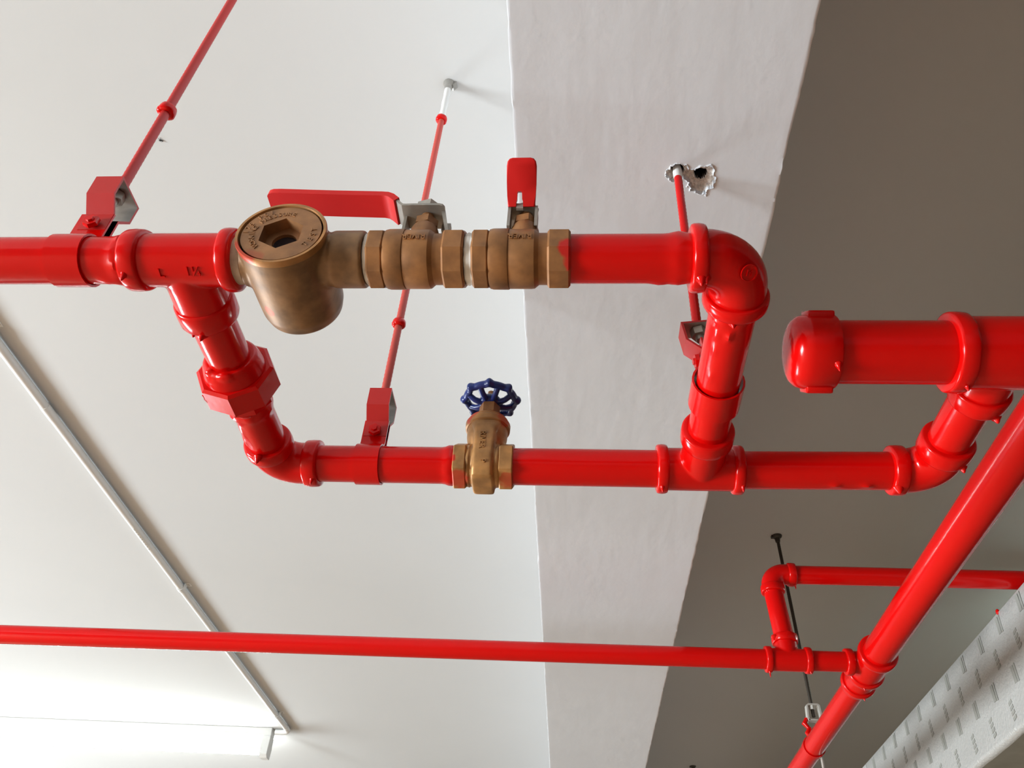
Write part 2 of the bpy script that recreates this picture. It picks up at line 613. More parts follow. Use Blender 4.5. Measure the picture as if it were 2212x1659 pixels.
# left cross pipe + union
pipe((XL, YA + 0.058, ZP), (XL, 0.6015, ZP), RP, 'short red pipe behind the left tee, above the octagonal union')
u = thing('pipe_union', 'red octagonal union nut on the left cross pipe', 'pipe fitting', (XL, 0.63, ZP))
bm = nb()
prof = [(0.594, 0.0208), (0.594, 0.0240), (0.597, 0.0272), (0.604, 0.0300), (0.614, 0.0325), (0.617, 0.0325), (0.617, 0.0208)]
lathe(bm, (XL, 0, ZP), Y, prof)
blob(bm, (XL + 0.002, 0.600, ZP - 0.0245), 0.0095, (1.1, 0.8, 0.55))
blob(bm, (XL - 0.014, 0.598, ZP - 0.019), 0.007, (1, 0.8, 0.6))
jitter(bm, 0.0014, 45)
obj('front_hub', bm, RED, u, voxel=0.0013, smooth=3)
bm = nb()
lathe(bm, (XL, 0, ZP), Y, [(0.6125, 0.022), (0.6125, 0.0365), (0.6150, 0.0398), (0.641, 0.0400), (0.6435, 0.0375), (0.6435, 0.022)], 8, turn=PI / 8 + 0.30)
obj('octagon_nut', bm, RED, u, angle=20)
bm = nb()
lathe(bm, (XL, 0, ZP), Y, [(0.644, 0.0208), (0.644, 0.0285), (0.658, 0.0285), (0.661, 0.026), (0.664, 0.0208)], 8, turn=0.2)
blob(bm, (XL + 0.002, 0.661, ZP - 0.021), 0.006, (1.4, 0.8, 0.8))
obj('rear_hub', bm, RED, u, angle=20)
bm = nb()
add_text(bm, '20', 0.010, 0.0007, V(XL - 0.0275, 0.629, ZP - 0.0275), V(0.7, 0, -0.7), V(0, -1, 0))
obj('raised_lettering', bm, RED, u)
pipe((XL, 0.6605, ZP), (XL, 0.744, ZP), RP, 'short red pipe between the octagonal union and the lower left elbow',
     beads=[(0.012, 0.003, 0.005)], runs=[(0.035, -2.2, 0.0016, 0.012, 0.18), (0.055, -2.4, 0.0022, 0.010, 0.15)])

def elbow(label, c, d1, d2, bend, col1, col2, rbody, rcol, rp, drips1=(), drips2=(), voxel=0.0013, lumps=()):
    """quarter bend with axes crossing at c, arms along d1 and d2; col = (start, end) distances from c"""
    c, d1, d2 = Vector(c), Vector(d1), Vector(d2)
    e = thing('pipe_elbow', label, 'pipe fitting', c, 'pipe elbows')
    bm = nb()
    ctr = c + (d1 + d2) * bend
    pts = [c + d1 * (col1[1] - 0.003)]
    for i in range(13):
        a = PI / 2 * i / 12
        pts.append(ctr - d2 * bend * math.cos(a) - d1 * bend * math.sin(a))
    pts.append(c + d2 * (col2[1] - 0.003))
    sweep(bm, pts, rbody, 40)
    for l in lumps:
        blob(bm, *l)
    obj('body', bm, RED, e, voxel=voxel, smooth=5)
    collar(e, c, d1, col1[0], col1[1], rcol, rp, drips1)
    collar(e, c, d2, col2[0], col2[1], rcol, rp, drips2)
    return e

elbow('red elbow at the lower left corner of the pipe loop', (XL, YB, ZP), -Y, X, 0.030, (0.027, 0.044), (0.035, 0.0525), 0.0240, 0.0270, 0.0206,
      [(XL - 0.004, YB - 0.044, ZP - 0.027, 0.004, 0.004)], [(XL + 0.048, YB - 0.005, ZP - 0.0265)])
pipe((-0.2955, YB, ZP), (-0.1345, YB, ZP), RP, 'red pipe held by the second hanger clamp, left of the blue-wheeled valve',
     beads=[(0.1545, 0.0032, 0.0055)])
pipe((-0.0705, YB, ZP), (0.0950, YB, ZP), RP, 'red pipe right of the blue-wheeled gate valve, crossing under the beam')

# tee at the lower right
t = thing('pipe_tee', 'red three-way tee under the right beam edge, on the lower run', 'pipe fitting', (XR, YB, ZP), 'pipe tees')
bm = nb()
lathe(bm, (XR, YB, ZP), X, [(-0.046, 0.0205), (-0.046, 0.0240), (0.043, 0.0240), (0.043, 0.0205)])
lathe(bm, (XR, YB, ZP), -Y, [(0, 0.0225), (0.03, 0.0238), (0.070, 0.0244)])
obj('body', bm, RED, t, voxel=0.0013, smooth=10)
collar(t, (XR, YB, ZP), X, -0.0490, -0.0365, 0.0276, 0.0206, [(XR - 0.044, YB - 0.004, ZP - 0.0275)])
collar(t, (XR, YB, ZP), X, 0.0345, 0.0465, 0.0276, 0.0206, [(XR + 0.043, YB - 0.006, ZP - 0.0270)])
collar(t, (XR, YB, ZP), -Y, 0.054, 0.074, 0.0280, 0.0206)
bm = nb()
ln = V(0, -0.75, -0.66)
lathe(bm, V(XR - 0.008, YB, ZP) + ln * 0.0232, ln, [(0, 0.0085), (0.0012, 0.0085), (0.0012, 0.0075), (0.0004, 0.0072), (0.0004, 0.0)], 32)
for v in bm.verts:
    dlt = v.co - V(XR - 0.008, YB, ZP)
    v.co -= V(0, -0.66, 0.75) * dlt.dot(V(0, -0.66, 0.75)) * 0.45
add_text(bm, 'MECH', 0.0048, 0.0005, V(XR - 0.008, YB, ZP) + ln * 0.0242, X, V(0, -0.66, 0.75))
obj('raised_oval_mark', bm, RED, t)

# right cross pipe and the upper right elbow
pipe((-0.0080, YA, ZP), (0.0985, YA, ZP), RP, 'red pipe between the second ball valve and the upper right elbow',
     beads=[(0.0935, 0.0020, 0.0060)], runs=[(0.079, -2.2, 0.0016, 0.006, 0.28)])
e = elbow('glossy red elbow at the upper right corner of the pipe loop', (XR, YA, ZP), -X, Y, 0.034, (0.032, 0.0450), (0.038, 0.0520), 0.0250, 0.0290, 0.0206,
      [(XR - 0.038, YA - 0.002, ZP - 0.0285, 0.0045, 0.006), (XR - 0.034, YA - 0.002, ZP - 0.029, 0.003, 0.005)], [(XR - 0.004, YA + 0.053, ZP - 0.027, 0.003, 0.003)])
bm = nb()
ln = V(0.30, -0.42, -0.86).normalized()
lathe(bm, V(XR - 0.006, YA + 0.008, ZP) + ln * 0.0245, ln, [(0, 0.0075), (0.0010, 0.0075), (0.0010, 0.0065), (0.0002, 0.0062), (0.0002, 0.0)], 32)
add_text(bm, 'M', 0.008, 0.0006, V(XR - 0.006, YA + 0.008, ZP) + ln * 0.0252, V(1, 0.3, 0.2), V(0, -0.86, 0.42))
obj('raised_round_mark', bm, RED, e)
pipe((XR, YA + 0.047, ZP), (XR, YB - 0.069, ZP), RP, 'glossy red cross pipe on the right, gripped by the third hanger clamp',
     beads=[(0.012, 0.0016, 0.006)], runs=[(0.026, -1.75, 0.0030, 0.0045, 0.12), (0.030, -2.3, 0.0012, 0.005, 0.12), (0.05, -2.25, 0.0010, 0.006, 0.08), (0.085, -2.2, 0.0010, 0.006, 0.08)])
pipe((0.1850, YB, ZP), (0.3465, YB - 0.003, ZP), RP, 'dark red pipe on the lower run right of the tee, left of the end elbow',
     runs=[(0.099, -1.45, 0.0028, 0.004, 0.15), (0.132, -1.45, 0.0030, 0.0045, 0.16)])
XE, YE = 0.390, 0.773
elbow('red elbow at the right end of the lower run, near the capped pipe', (XE, YE, ZP), -X, -Y, 0.030, (0.030, 0.0460), (0.036, 0.058), 0.0245, 0.0275, 0.0206,
      [(XE - 0.041, YE - 0.003, ZP - 0.0275, 0.0045, 0.003)], [(XE + 0.013, YE - 0.039, ZP - 0.025, 0.0035, 0.004)])
pipe((XE, 0.634, ZP), (XE, YE - 0.052, ZP), RP, 'short bright red pipe dropping from the thick capped pipe to its elbow')

# thick header pipe, its tee and the cap
YH = 0.5835
RH = 0.0300
pipe((0.2380, YH, ZP), (0.3475, YH, ZP), RH, 'thick dark red pipe between the end cap and the large tee')
pipe((0.452, YH, ZP), (1.30, YH, ZP), RH, 'thick red header pipe leaving the frame on the right')
t = thing('pipe_tee', 'large red tee at the right edge joining the thick capped pipe', 'pipe fitting', (XE, YH, ZP), 'pipe tees')
bm = nb()
lathe(bm, (0, YH, ZP), X, [(0.346, 0.0295), (0.346, 0.0342), (0.455, 0.0342), (0.455, 0.0295)])
lathe(bm, (XE + 0.004, YH, ZP), Y, [(0, 0.0225), (0.03, 0.0236), (0.062, 0.0242)])
obj('body', bm, RED, t, voxel=0.0014, smooth=8)
collar(t, (0, YH, ZP), X, 0.3420, 0.3590, 0.0378, 0.0294, [(0.352, YH + 0.004, ZP - 0.0372)])
collar(t, (0, YH, ZP), X, 0.4430, 0.4600, 0.0378, 0.0294)
collar(t, (XE + 0.004, YH, ZP), Y, 0.048, 0.068, 0.0275, 0.0206, [(XE + 0.016, YH + 0.068, ZP - 0.024, 0.004, 0.004)])
bm = nb()
ln = V(0, -0.55, -0.83)
add_text(bm, 'MECH', 0.008, 0.0006, V(0.410, YH, ZP) + ln * 0.0346, X, V(0, -0.83, 0.55))
obj('raised_oval_mark', bm, RED, t)
c = thing('pipe_stopper', 'red ribbed screw cap closing the thick pipe on the right', 'pipe cap', (0.228, YH, ZP))
bm = nb()
lathe(bm, (0, YH, ZP), X, [(0.1985, 0.0), (0.1987, 0.014), (0.1995, 0.0225), (0.2020, 0.0285), (0.2065, 0.0330), (0.2130, 0.0350), (0.2165, 0.0354), (0.2390, 0.0354), (0.2405, 0.0345), (0.2405, 0.0294)], 72)
for v in bm.verts:
    if v.co.x < 0.2: v.co.x += 0.0003 * noise.noise(v.co * 200)
drip(bm, (0.2360, YH - 0.016, ZP - 0.0325))
obj('body', bm, RED, c, angle=40)
for a in (2.32, 2.32 - PI):
    bm = nb()
    dr = V(0, math.cos(a), math.sin(a))
    tn = V(0, -math.sin(a), math.cos(a))
    pts = [(-0.014, 0.030), (0.014, 0.030), (0.0125, 0.0385), (-0.0125, 0.0385)]
    prism(bm, pts, (0, YH, ZP), X, tn, dr, 0.2140, 0.2385)
    bmesh.ops.bevel(bm, geom=bm.edges[:], offset=0.0022, segments=2, affect='EDGES', profile=0.6)
    obj('lug', bm, RED, c, angle=60)

# ------------------------------------------------------------------ strainer / test fitting with sight plug
SX, SY0 = -0.2500, 0.4385
s = thing('brass_strainer', 'round brass test fitting with hexagon-socket plug left of the valves', 'pipe fitting', (SX, YA, ZP))
bm = nb()
lathe(bm, (SX, 0, ZP), Y, [(SY0 + 0.022, 0.0), (SY0 + 0.022, 0.0352), (SY0 + 0.002, 0.0352), (SY0 + 0.002, 0.0385), (SY0 + 0.03, 0.0388), (0.500, 0.0380), (0.518, 0.0372), (0.5275, 0.0345), (0.5320, 0.0300), (0.5335, 0.020), (0.5335, 0.0)], 72)
lathe(bm, (0, YA, ZP), X, [(-0.222, 0.0232), (-0.2100, 0.0236), (-0.2085, 0.0250), (-0.1825, 0.0250), (-0.1812, 0.0238), (-0.1812, 0.0)], 56, cap0=True)
lathe(bm, (0, YA, ZP), X, [(-0.2885, 0.0), (-0.2885, 0.0236), (-0.278, 0.0242)], 56)
obj('body', bm, BRASS_CAST, s, voxel=0.0014, smooth=6)
bm = nb()
lathe(bm, (0, YA, ZP), X, [(-0.3100, 0.018), (-0.3100, 0.0212), (-0.3000, 0.0214), (-0.2960, 0.0220), (-0.2920, 0.0216), (-0.2880, 0.0222), (-0.2865, 0.0215), (-0.2865, 0.018)], 56)
jitter(bm, 0.0006, 160)
obj('taped_nipple', bm, DIRTY_NIPPLE, s, angle=60, label='short threaded nipple wrapped in greyish tape')
bm = nb()
lathe(bm, (SX, 0, ZP), Y, [(SY0 + 0.006, 0.0388), (SY0 + 0.001, 0.0393), (SY0 - 0.0005, 0.0388), (SY0 - 0.0005, 0.0365), (SY0 + 0.0016, 0.0358), (SY0 + 0.006, 0.0356)], 72, cap0=False, cap1=False)
obj('rim', bm, brass('polished_rim', (0.46, 0.22, 0.08), smears=[((-0.280, 0.437, H + 0.518), 0.017, 0.75)], rough=0.36), s, label='brighter orange-brown rim')
# plug plate: hexagonal socket with a round window at the bottom
def plug():
    bm = nb()
    seg = 72
    yF = SY0 + 0.0006
    def P(r, a, y):
        return V(SX + r * math.cos(a), y, ZP + r * math.sin(a))
    outer0 = [bm.verts.new(P(0.0345, 2 * PI * k / seg, yF + 0.006)) for k in range(seg)]
    outer = [bm.verts.new(P(0.0345, 2 * PI * k / seg, yF)) for k in range(seg)]
    def hexr(a, ap):
        a = (a - 0.0) % (PI / 3)
        a = a - PI / 6 if True else a
        return ap / math.cos(a - 0.0)
    # flats face left and right (a = 0, pi), vertices at top and bottom
    def hr(a):
        q = (a + PI / 6) % (PI / 3) - PI / 6
        return 0.0172 / math.cos(q)
    hx = [bm.verts.new(P(hr(2 * PI * k / seg), 2 * PI * k / seg, yF)) for k in range(seg)]
    hb = [bm.verts.new(P(hr(2 * PI * k / seg) * 0.97, 2 * PI * k / seg, yF + 0.0105)) for k in range(seg)]
    ho = [bm.verts.new(P(0.0108, 2 * PI * k / seg, yF + 0.0105)) for k in range(seg)]
    hi = [bm.verts.new(P(0.0104, 2 * PI * k / seg, yF + 0.0150)) for k in range(seg)]
    for A, B in ((outer0, outer), (outer, hx), (hx, hb), (hb, ho), (ho, hi)):
        for k in range(seg):
            bm.faces.new((A[k], A[(k + 1) % seg], B[(k + 1) % seg], B[k]))
    return bm, yF
bm, yF = plug()
pl = obj('plug', bm, brass('plug_bronze', (0.33, 0.155, 0.066), smears=[((-0.268, 0.438, H + 0.514), 0.012, 0.25)]), s, angle=25, label='bronze plug with a hexagonal socket')
bm = nb()
lathe(bm, (SX, yF + 0.0135, ZP), Y, [(0, 0.0), (0, 0.0107), (0.003, 0.0107)], 40)
obj('sight_glass', bm, GLASS_DARK, pl, label='dark round window')
def arc_text(body, r, a0, a1, size, outward=True):
    n = len(body)
    for i, ch in enumerate(body):
        if ch == ' ':
            continue
        a = math.radians(a0 + (a1 - a0) * (i / max(1, n - 1)))
        rad = V(math.cos(a), 0, math.sin(a))
        tan = V(math.sin(a), 0, -math.cos(a))          # clockwise seen from the front
        c = V(SX, yF - 0.0002, ZP) + rad * r
        if outward:
            add_text(bm, ch, size, 0.0005, c, tan, rad)
        else:
            add_text(bm, ch, size, 0.0005, c, -tan, -rad)
PLUGM = brass('plug_lettering', (0.40, 0.20, 0.09))
for args in (('WORKING PRESSURE', 0.0248, 222, 76, 0.0066), ('175 PSI', 0.0306, 178, 118, 0.0066), ('TEST', 0.0285, -32, 8, 0.0070, False)):
    bm = nb()
    arc_text(*args)
    obj('raised_lettering', bm, PLUGM, pl, angle=20)

# ------------------------------------------------------------------ ball valves
def ball_valve(x, label, lever, mat, right_nut, tape_w):
    """x = centre of the body; seen from below, handle above the body"""
    v = thing('ball_valve', label, 'valve', (x, YA, ZP), 'brass ball valves')
    o = V(x, YA, ZP)
    def octa(x0, x1, nm='end_nut', R=0.0266):
        bm = nb()
        ch = 0.0022
        lathe(bm, o, X, [(x0, 0.016), (x0, R - ch), (x0 + ch * 0.8, R), (x1 - ch * 0.8, R), (x1, R - ch), (x1, 0.016)], 8, turn=PI / 8 + 0.06)
        obj(nm, bm, mat, v, angle=18)
    octa(-0.0417, -0.0268)
    octa(0.0229 + right_nut[0], 0.0415 + right_nut[1])
    bm = nb()
    lathe(bm, o, X, [(-0.0274, 0.016), (-0.0274, 0.0238), (-0.0268, 0.0254), (-0.0240, 0.0261), (-0.0113, 0.0262), (-0.0106, 0.0259), (-0.0106, 0.0251), (-0.0098, 0.0255), (0.0085, 0.0256), (0.0113, 0.0252), (0.0146, 0.0225), (0.0150, 0.0222), (0.0236, 0.0222), (0.0236, 0.016)], 72)
    # stem boss
    lathe(bm, o + V(0.001, 0, 0), Z, [(0.016, 0.0138), (0.030, 0.0134), (0.036, 0.0126), (0.0400, 0.0112), (0.0415, 0.0095), (0.0415, 0)], 36)
    obj('body', bm, mat, v, angle=28)
    bm = nb()
    lathe(bm, o + V(0.001, 0, 0), Z, [(0.0415, 0.0098), (0.0415, 0.0114), (0.0500, 0.0114), (0.0512, 0.0100)], 6, turn=0.3)
    lathe(bm, o + V(0.001, 0, 0), Z, [(0.045, 0.0062), (0.058, 0.0062)], 24)
    obj('gland_nut', bm, mat, v, angle=20)
    # raised maker's lettering, upside down for the viewer
    bm = nb()
    nrm = V(0, -1, -0.03).normalized()
    tx = -X
    ty = V(0, 0.03, -1)
    add_text(bm, 'RIVER', 0.0080, 0.0008, o + V(-0.0005, 0, 0) + nrm * 0.0260, tx, ty)
    obj('raised_lettering', bm, mat, v)
    # tape ring on the left thread
    bm = nb()
    lathe(bm, o, X, [(-0.0417 - tape_w, 0.016), (-0.0417 - tape_w, 0.0214), (-0.0417 - tape_w * 0.6, 0.0228), (-0.0417 - tape_w * 0.3, 0.0222), (-0.0410, 0.0230), (-0.0410, 0.016)], 56)
    jitter(bm, 0.0004, 200)
    obj('thread_tape', bm, TAPE, v, angle=60, label='white thread tape')
    lever(v, o + V(0.001, 0, 0))
    return v

def bent_plate(path, w, th, o, d, side):
    """plate following path of (along, up, halfwidth) from o, along d, width along side"""
    bm = nb()
    d, side = Vector(d), Vector(side)
    n = len(path)
    rows = []
    for i, (a, z, hw) in enumerate(path):
        p0 = Vector((path[max(0, i - 1)][0], path[max(0, i - 1)][1], 0))
        p1 = Vector((path[min(n - 1, i + 1)][0], path[min(n - 1, i + 1)][1], 0))
        t_ = (p1 - p0).normalized()
        nx, nz = -t_.y, t_.x
        c = o + d * a + Z * z
        nn = d * nx + Z * nz
        rows.append([bm.verts.new(c - side * hw + nn * th / 2), bm.verts.new(c + side * hw + nn * th / 2), bm.verts.new(c + side * hw - nn * th / 2), bm.verts.new(c - side * hw - nn * th / 2)])
    for A, B in zip(rows, rows[1:]):
        for k in range(4):
            bm.faces.new((A[k], A[(k + 1) % 4], B[(k + 1) % 4], B[k]))
    bm.faces.new(list(reversed(rows[0])))
    bm.faces.new(rows[-1])
    return bm

def lever_long(v, o):
    path = [(-0.0165, 0.0600, 0.010), (-0.0150, 0.0600, 0.0125), (-0.012, 0.0600, 0.0135), (0.012, 0.0600, 0.0135), (0.0195, 0.0602, 0.0132), (0.0220, 0.0608, 0.0130), (0.0240, 0.0625, 0.0130), (0.0330, 0.0735, 0.0130)]
    bm = bent_plate(path, 0, 0.0026, o, -X, Y)
    # stop tabs folded down on the near and far side and at the end
    box(bm, o + V(0.0178, 0.0030, 0.0460), (0.0030, 0.0190, 0.0290), Matrix.Rotation(-0.22, 3, 'Y'))
    box(bm, o + V(0.0160, 0.0120, 0.0560), (0.0080, 0.0060, 0.0100))
    box(bm, o + V(-0.0200, 0.0060, 0.0500), (0.0026, 0.0150, 0.0200))
    h = obj('handle', bm, STEEL, v, angle=25, label='grey steel lever plate')
    bm = nb()
    lathe(bm, o, Z, [(0.0613, 0.0), (0.0613, 0.0120), (0.0625, 0.0128), (0.0700, 0.0128), (0.0715, 0.0112), (0.0715, 0.0)], 6, turn=0.25)
    lathe(bm, o, Z, [(0.0715, 0.0048), (0.0745, 0.0048), (0.0752, 0.004)], 20)
    obj('handle_nut', bm, STEEL, h, angle=20)
    path = [(0.0282, 0.0672, 0.0140), (0.0340, 0.0735, 0.0138), (0.0385, 0.0765, 0.0132), (0.0440, 0.0776, 0.0128), (0.09, 0.0800, 0.0127), (0.1400, 0.0832, 0.0127), (0.1480, 0.0838, 0.0122), (0.1520, 0.0841, 0.0108), (0.1537, 0.0842, 0.0085)]
    bm = bent_plate(path, 0, 0.0062, o, -X, Y)
    bmesh.ops.bevel(bm, geom=[e for e in bm.edges if e.calc_face_angle(0) > 0.9], offset=0.0018, segments=3, affect='EDGES', profile=0.6)
    obj('grip', bm, GRIP, h, angle=40, label='long red vinyl grip')

def lever_short(v, o):
    path = [(-0.0175, 0.0600, 0.0105), (-0.012, 0.0600, 0.0118), (0.010, 0.0600, 0.0118), (0.0125, 0.0606, 0.0118)]
    bm = bent_plate(path, 0, 0.0026, o + X * -0.003, -Y, X)
    box(bm, o + V(-0.0142, -0.004, 0.0460), (0.0026, 0.0140, 0.0280))
    box(bm, o + V(0.0098, -0.004, 0.0460), (0.0026, 0.0140, 0.0280))
    box(bm, o + V(-0.0050, -0.0115, 0.0570), (0.0060, 0.0026, 0.0060))
    h = obj('handle', bm, STEEL, v, angle=25, label='dark steel lever plate')
    bm = nb()
    lathe(bm, o, Z, [(0.0613, 0.0), (0.0613, 0.0112), (0.0625, 0.0118), (0.0660, 0.0118), (0.0675, 0.0105), (0.0675, 0.0)], 6, turn=0.25)
    obj('handle_nut', bm, STEEL, h, angle=20)
    # grip: two legs either side of a slot, joined above it
    o2 = o - Z * 0.0
    a0, z0 = 0.0105, 0.0585
    a1, z1 = 0.0400, 0.0905
    dr = V(0, -(a1 - a0), z1 - z0).normalized()
    L = math.hypot(a1 - a0, z1 - z0)
    nrm = X.cross(dr)
    base = o + V(0, -a0, z0)
    base += X * -0.0035
    out = [(-0.0122, 0), (-0.0128, 0.010), (-0.0132, 0.022), (-0.0134, L - 0.007), (-0.0127, L - 0.0032), (-0.0108, L - 0.0008), (-0.0080, L), (0.0080, L), (0.0108, L - 0.0008), (0.0127, L - 0.0032), (0.0134, L - 0.007), (0.0132, 0.022), (0.0126, 0.010), (0.0120, 0)]
    slot = [(0.0015, 0), (0.0013, 0.0045), (0.0006, 0.0065), (0.0004, 0.0125), (-0.0003, 0.0135), (-0.0031, 0.0135), (-0.0038, 0.0125), (-0.0040, 0.0065), (-0.0047, 0.0045), (-0.0049, 0)]
    poly = out + slot
    bm = nb()
    A = [bm.verts.new(base + X * a + dr * b + nrm * 0.0031) for a, b in poly]
    B = [bm.verts.new(base + X * a + dr * b - nrm * 0.0031) for a, b in poly]
    n = len(poly)
    fa = bm.faces.new(A)
    fb = bm.faces.new(list(reversed(B)))
    for k in range(n):
        bm.faces.new((A[k], B[k], B[(k + 1) % n], A[(k + 1) % n]))
    no = len(out)
    oa, ob_ = set(A[:no]), set(B[:no])
    ends = {A[0], A[no - 1], B[0], B[no - 1]}
    eds = [e for e in bm.edges if (set(e.verts) <= oa or set(e.verts) <= ob_) and not set(e.verts) <= ends]
    bmesh.ops.bevel(bm, geom=eds, offset=0.0016, segments=3, affect='EDGES', profile=0.6)
    bmesh.ops.triangulate(bm, faces=[f for f in bm.faces if len(f.verts) > 4])
    obj('grip', bm, GRIP, h, angle=45, label='short red vinyl grip with a slot')

ball_valve(-0.1359, 'brass ball valve beside the strainer, its long red lever pointing left', lever_long, BRASS_V, (0, 0), 0.0030)
ball_valve(-0.0462, 'brass ball valve with short slotted red handle, right one of the pair', lever_short, BRASS_V2, (-0.0006, 0.0003), 0.0062)

# ------------------------------------------------------------------ gate valve with blue wheel
GX = -0.1022
g = thing('gate_valve', 'brass gate valve with blue handwheel on the lower red pipe', 'valve', (GX, YB, ZP))
go = V(GX, YB, ZP)
camdir = V(0, -0.815, -0.58)
for x0, x1 in ((-0.0340, -0.0193), (0.0180, 0.0337)):
    bm = nb()
    lathe(bm, go, X, [(x0, 0.016), (x0, 0.0268), (x0 + 0.0012, 0.0283), (x1 - 0.0012, 0.0283), (x1, 0.0268), (x1, 0.016)], 6, u=camdir, turn=0.08)
    obj('end_nut', bm, BRASS_G, g, angle=20)
bm = nb()
lathe(bm, go, X, [(-0.0200, 0.015), (-0.0200, 0.0238), (-0.0165, 0.0248), (-0.0150, 0.0235), (0.0135, 0.0235), (0.0150, 0.0248), (0.0185, 0.0238), (0.0185, 0.015)], 56)
def loft(bm, secs, seg=48, p=4.0):
    rings = []
    for z, hx, hy, pw in secs:
        ring = []
        for k in range(seg):
            a = 2 * PI * k / seg
            c_, s_ = math.cos(a), math.sin(a)
            q = (abs(c_) ** pw + abs(s_) ** pw) ** (-1 / pw)
            ring.append(bm.verts.new(go + V(c_ * q * hx, s_ * q * hy, z)))
        rings.append(ring)
    for A, B in zip(rings, rings[1:]):
        for k in range(seg):
            bm.faces.new((A[k], A[(k + 1) % seg], B[(k + 1) % seg], B[k]))
    bm.faces.new(list(reversed(rings[0])))
    bm.faces.new(rings[-1])
lathe(bm, go, Z, [(0.010, 0.0120), (0.022, 0.0185), (0.030, 0.0222), (0.038, 0.0236), (0.053, 0.0240)], 56)
loft(bm, [(-0.0270, 0.0110, 0.0160, 6), (-0.0255, 0.0124, 0.0200, 8), (-0.018, 0.0126, 0.0245, 8), (0.0, 0.0127, 0.0270, 8), (0.020, 0.0128, 0.0262, 8), (0.034, 0.0136, 0.0248, 7), (0.042, 0.0165, 0.0246, 5), (0.049, 0.0205, 0.0240, 3), (0.053, 0.0225, 0.0238, 2.2)])
obj('body', bm, BRASS_G, g, voxel=0.0011, smooth=2)
bm = nb()
lathe(bm, go, Z, [(0.0495, 0.020), (0.0495, 0.0245), (0.0510, 0.0263), (0.0575, 0.0266), (0.0590, 0.0255), (0.0592, 0.0235), (0.0625, 0.0240), (0.0640, 0.0225), (0.0655, 0.0190), (0.0685, 0.0160), (0.0700, 0.0120), (0.0725, 0.0108), (0.0745, 0.0108)], 60)
obj('bonnet', bm, BRASS_G, g, angle=35)
bm = nb()
lathe(bm, go, Z, [(0.0735, 0.0100), (0.0735, 0.0120), (0.0745, 0.0126), (0.0870, 0.0126), (0.0880, 0.0116), (0.0880, 0.004)], 6, turn=0.5)
obj('packing_nut', bm, BRASS_V, g, angle=20)
bm = nb()
lathe(bm, go, Z, [(0.085, 0.0040), (0.110, 0.0040)], 20)
obj('stem', bm, BRASS_V, g)
bm = nb()
nrm = V(0, -1, -0.10).normalized()
add_text(bm, 'RIVER', 0.0098, 0.0011, go + V(-0.0016, -0.0262, 0.0180), V(0, -0.02, -1), X)
obj('raised_lettering', bm, BRASS_G, g)
bm = nb()
add_text(bm, 'P', 0.0085, 0.0010, go + V(0.001, -0.0262, -0.0110), -Z, X)
obj('raised_letter', bm, BRASS_G, g)
# handwheel: scalloped rim on spokes
bm = nb()
ZW = 0.0985
rimpts = []
N = 128
for k in range(N):
    a = 2 * PI * k / N + 0.28
    lob = math.cos(8 * (a - PI / 2 - 0.02))
    r = 0.0292 + 0.0030 * (max(0, lob) ** 2.0)
    rimpts.append((go + V(r * math.cos(a), r * math.sin(a), ZW), a, max(0, lob)))
rings = []
for p, a, lb in rimpts:
    rad = V(math.cos(a), math.sin(a), 0)
    rr = 0.0042 + 0.0010 * lb ** 2
    rings.append([bm.verts.new(p + rad * math.cos(2 * PI * j / 14) * rr + Z * math.sin(2 * PI * j / 14) * rr * 1.15) for j in range(14)])
for i in range(N):
    A, B = rings[i], rings[(i + 1) % N]
    for j in range(14):
        bm.faces.new((A[j], A[(j + 1) % 14], B[(j + 1) % 14], B[j]))
wh = obj('handwheel', bm, BLUE, g, angle=60, label='blue enamelled handwheel with eight lobes')
bm = nb()
lathe(bm, go, Z, [(0.0880, 0.0060), (0.0880, 0.0110), (0.0905, 0.0135), (0.0950, 0.0142), (0.0980, 0.0125), (0.1000, 0.0075), (0.1000, 0.0)], 40)
obj('hub', bm, BLUE, wh, angle=50)
for k in range(8):
    a = PI / 2 + PI / 8 + k * PI / 4
    rad = V(math.cos(a), math.sin(a), 0)
    bm = nb()
    pts = [go + rad * r + Z * z for r, z in ((0.0110, 0.0925), (0.015, 0.0915), (0.020, 0.0925), (0.025, 0.0955), (0.0290, 0.0985))]
    sweep(bm, pts, [0.0048, 0.0040, 0.0036, 0.0036, 0.0042], 12)
    obj('spoke', bm, BLUE, wh, angle=60)

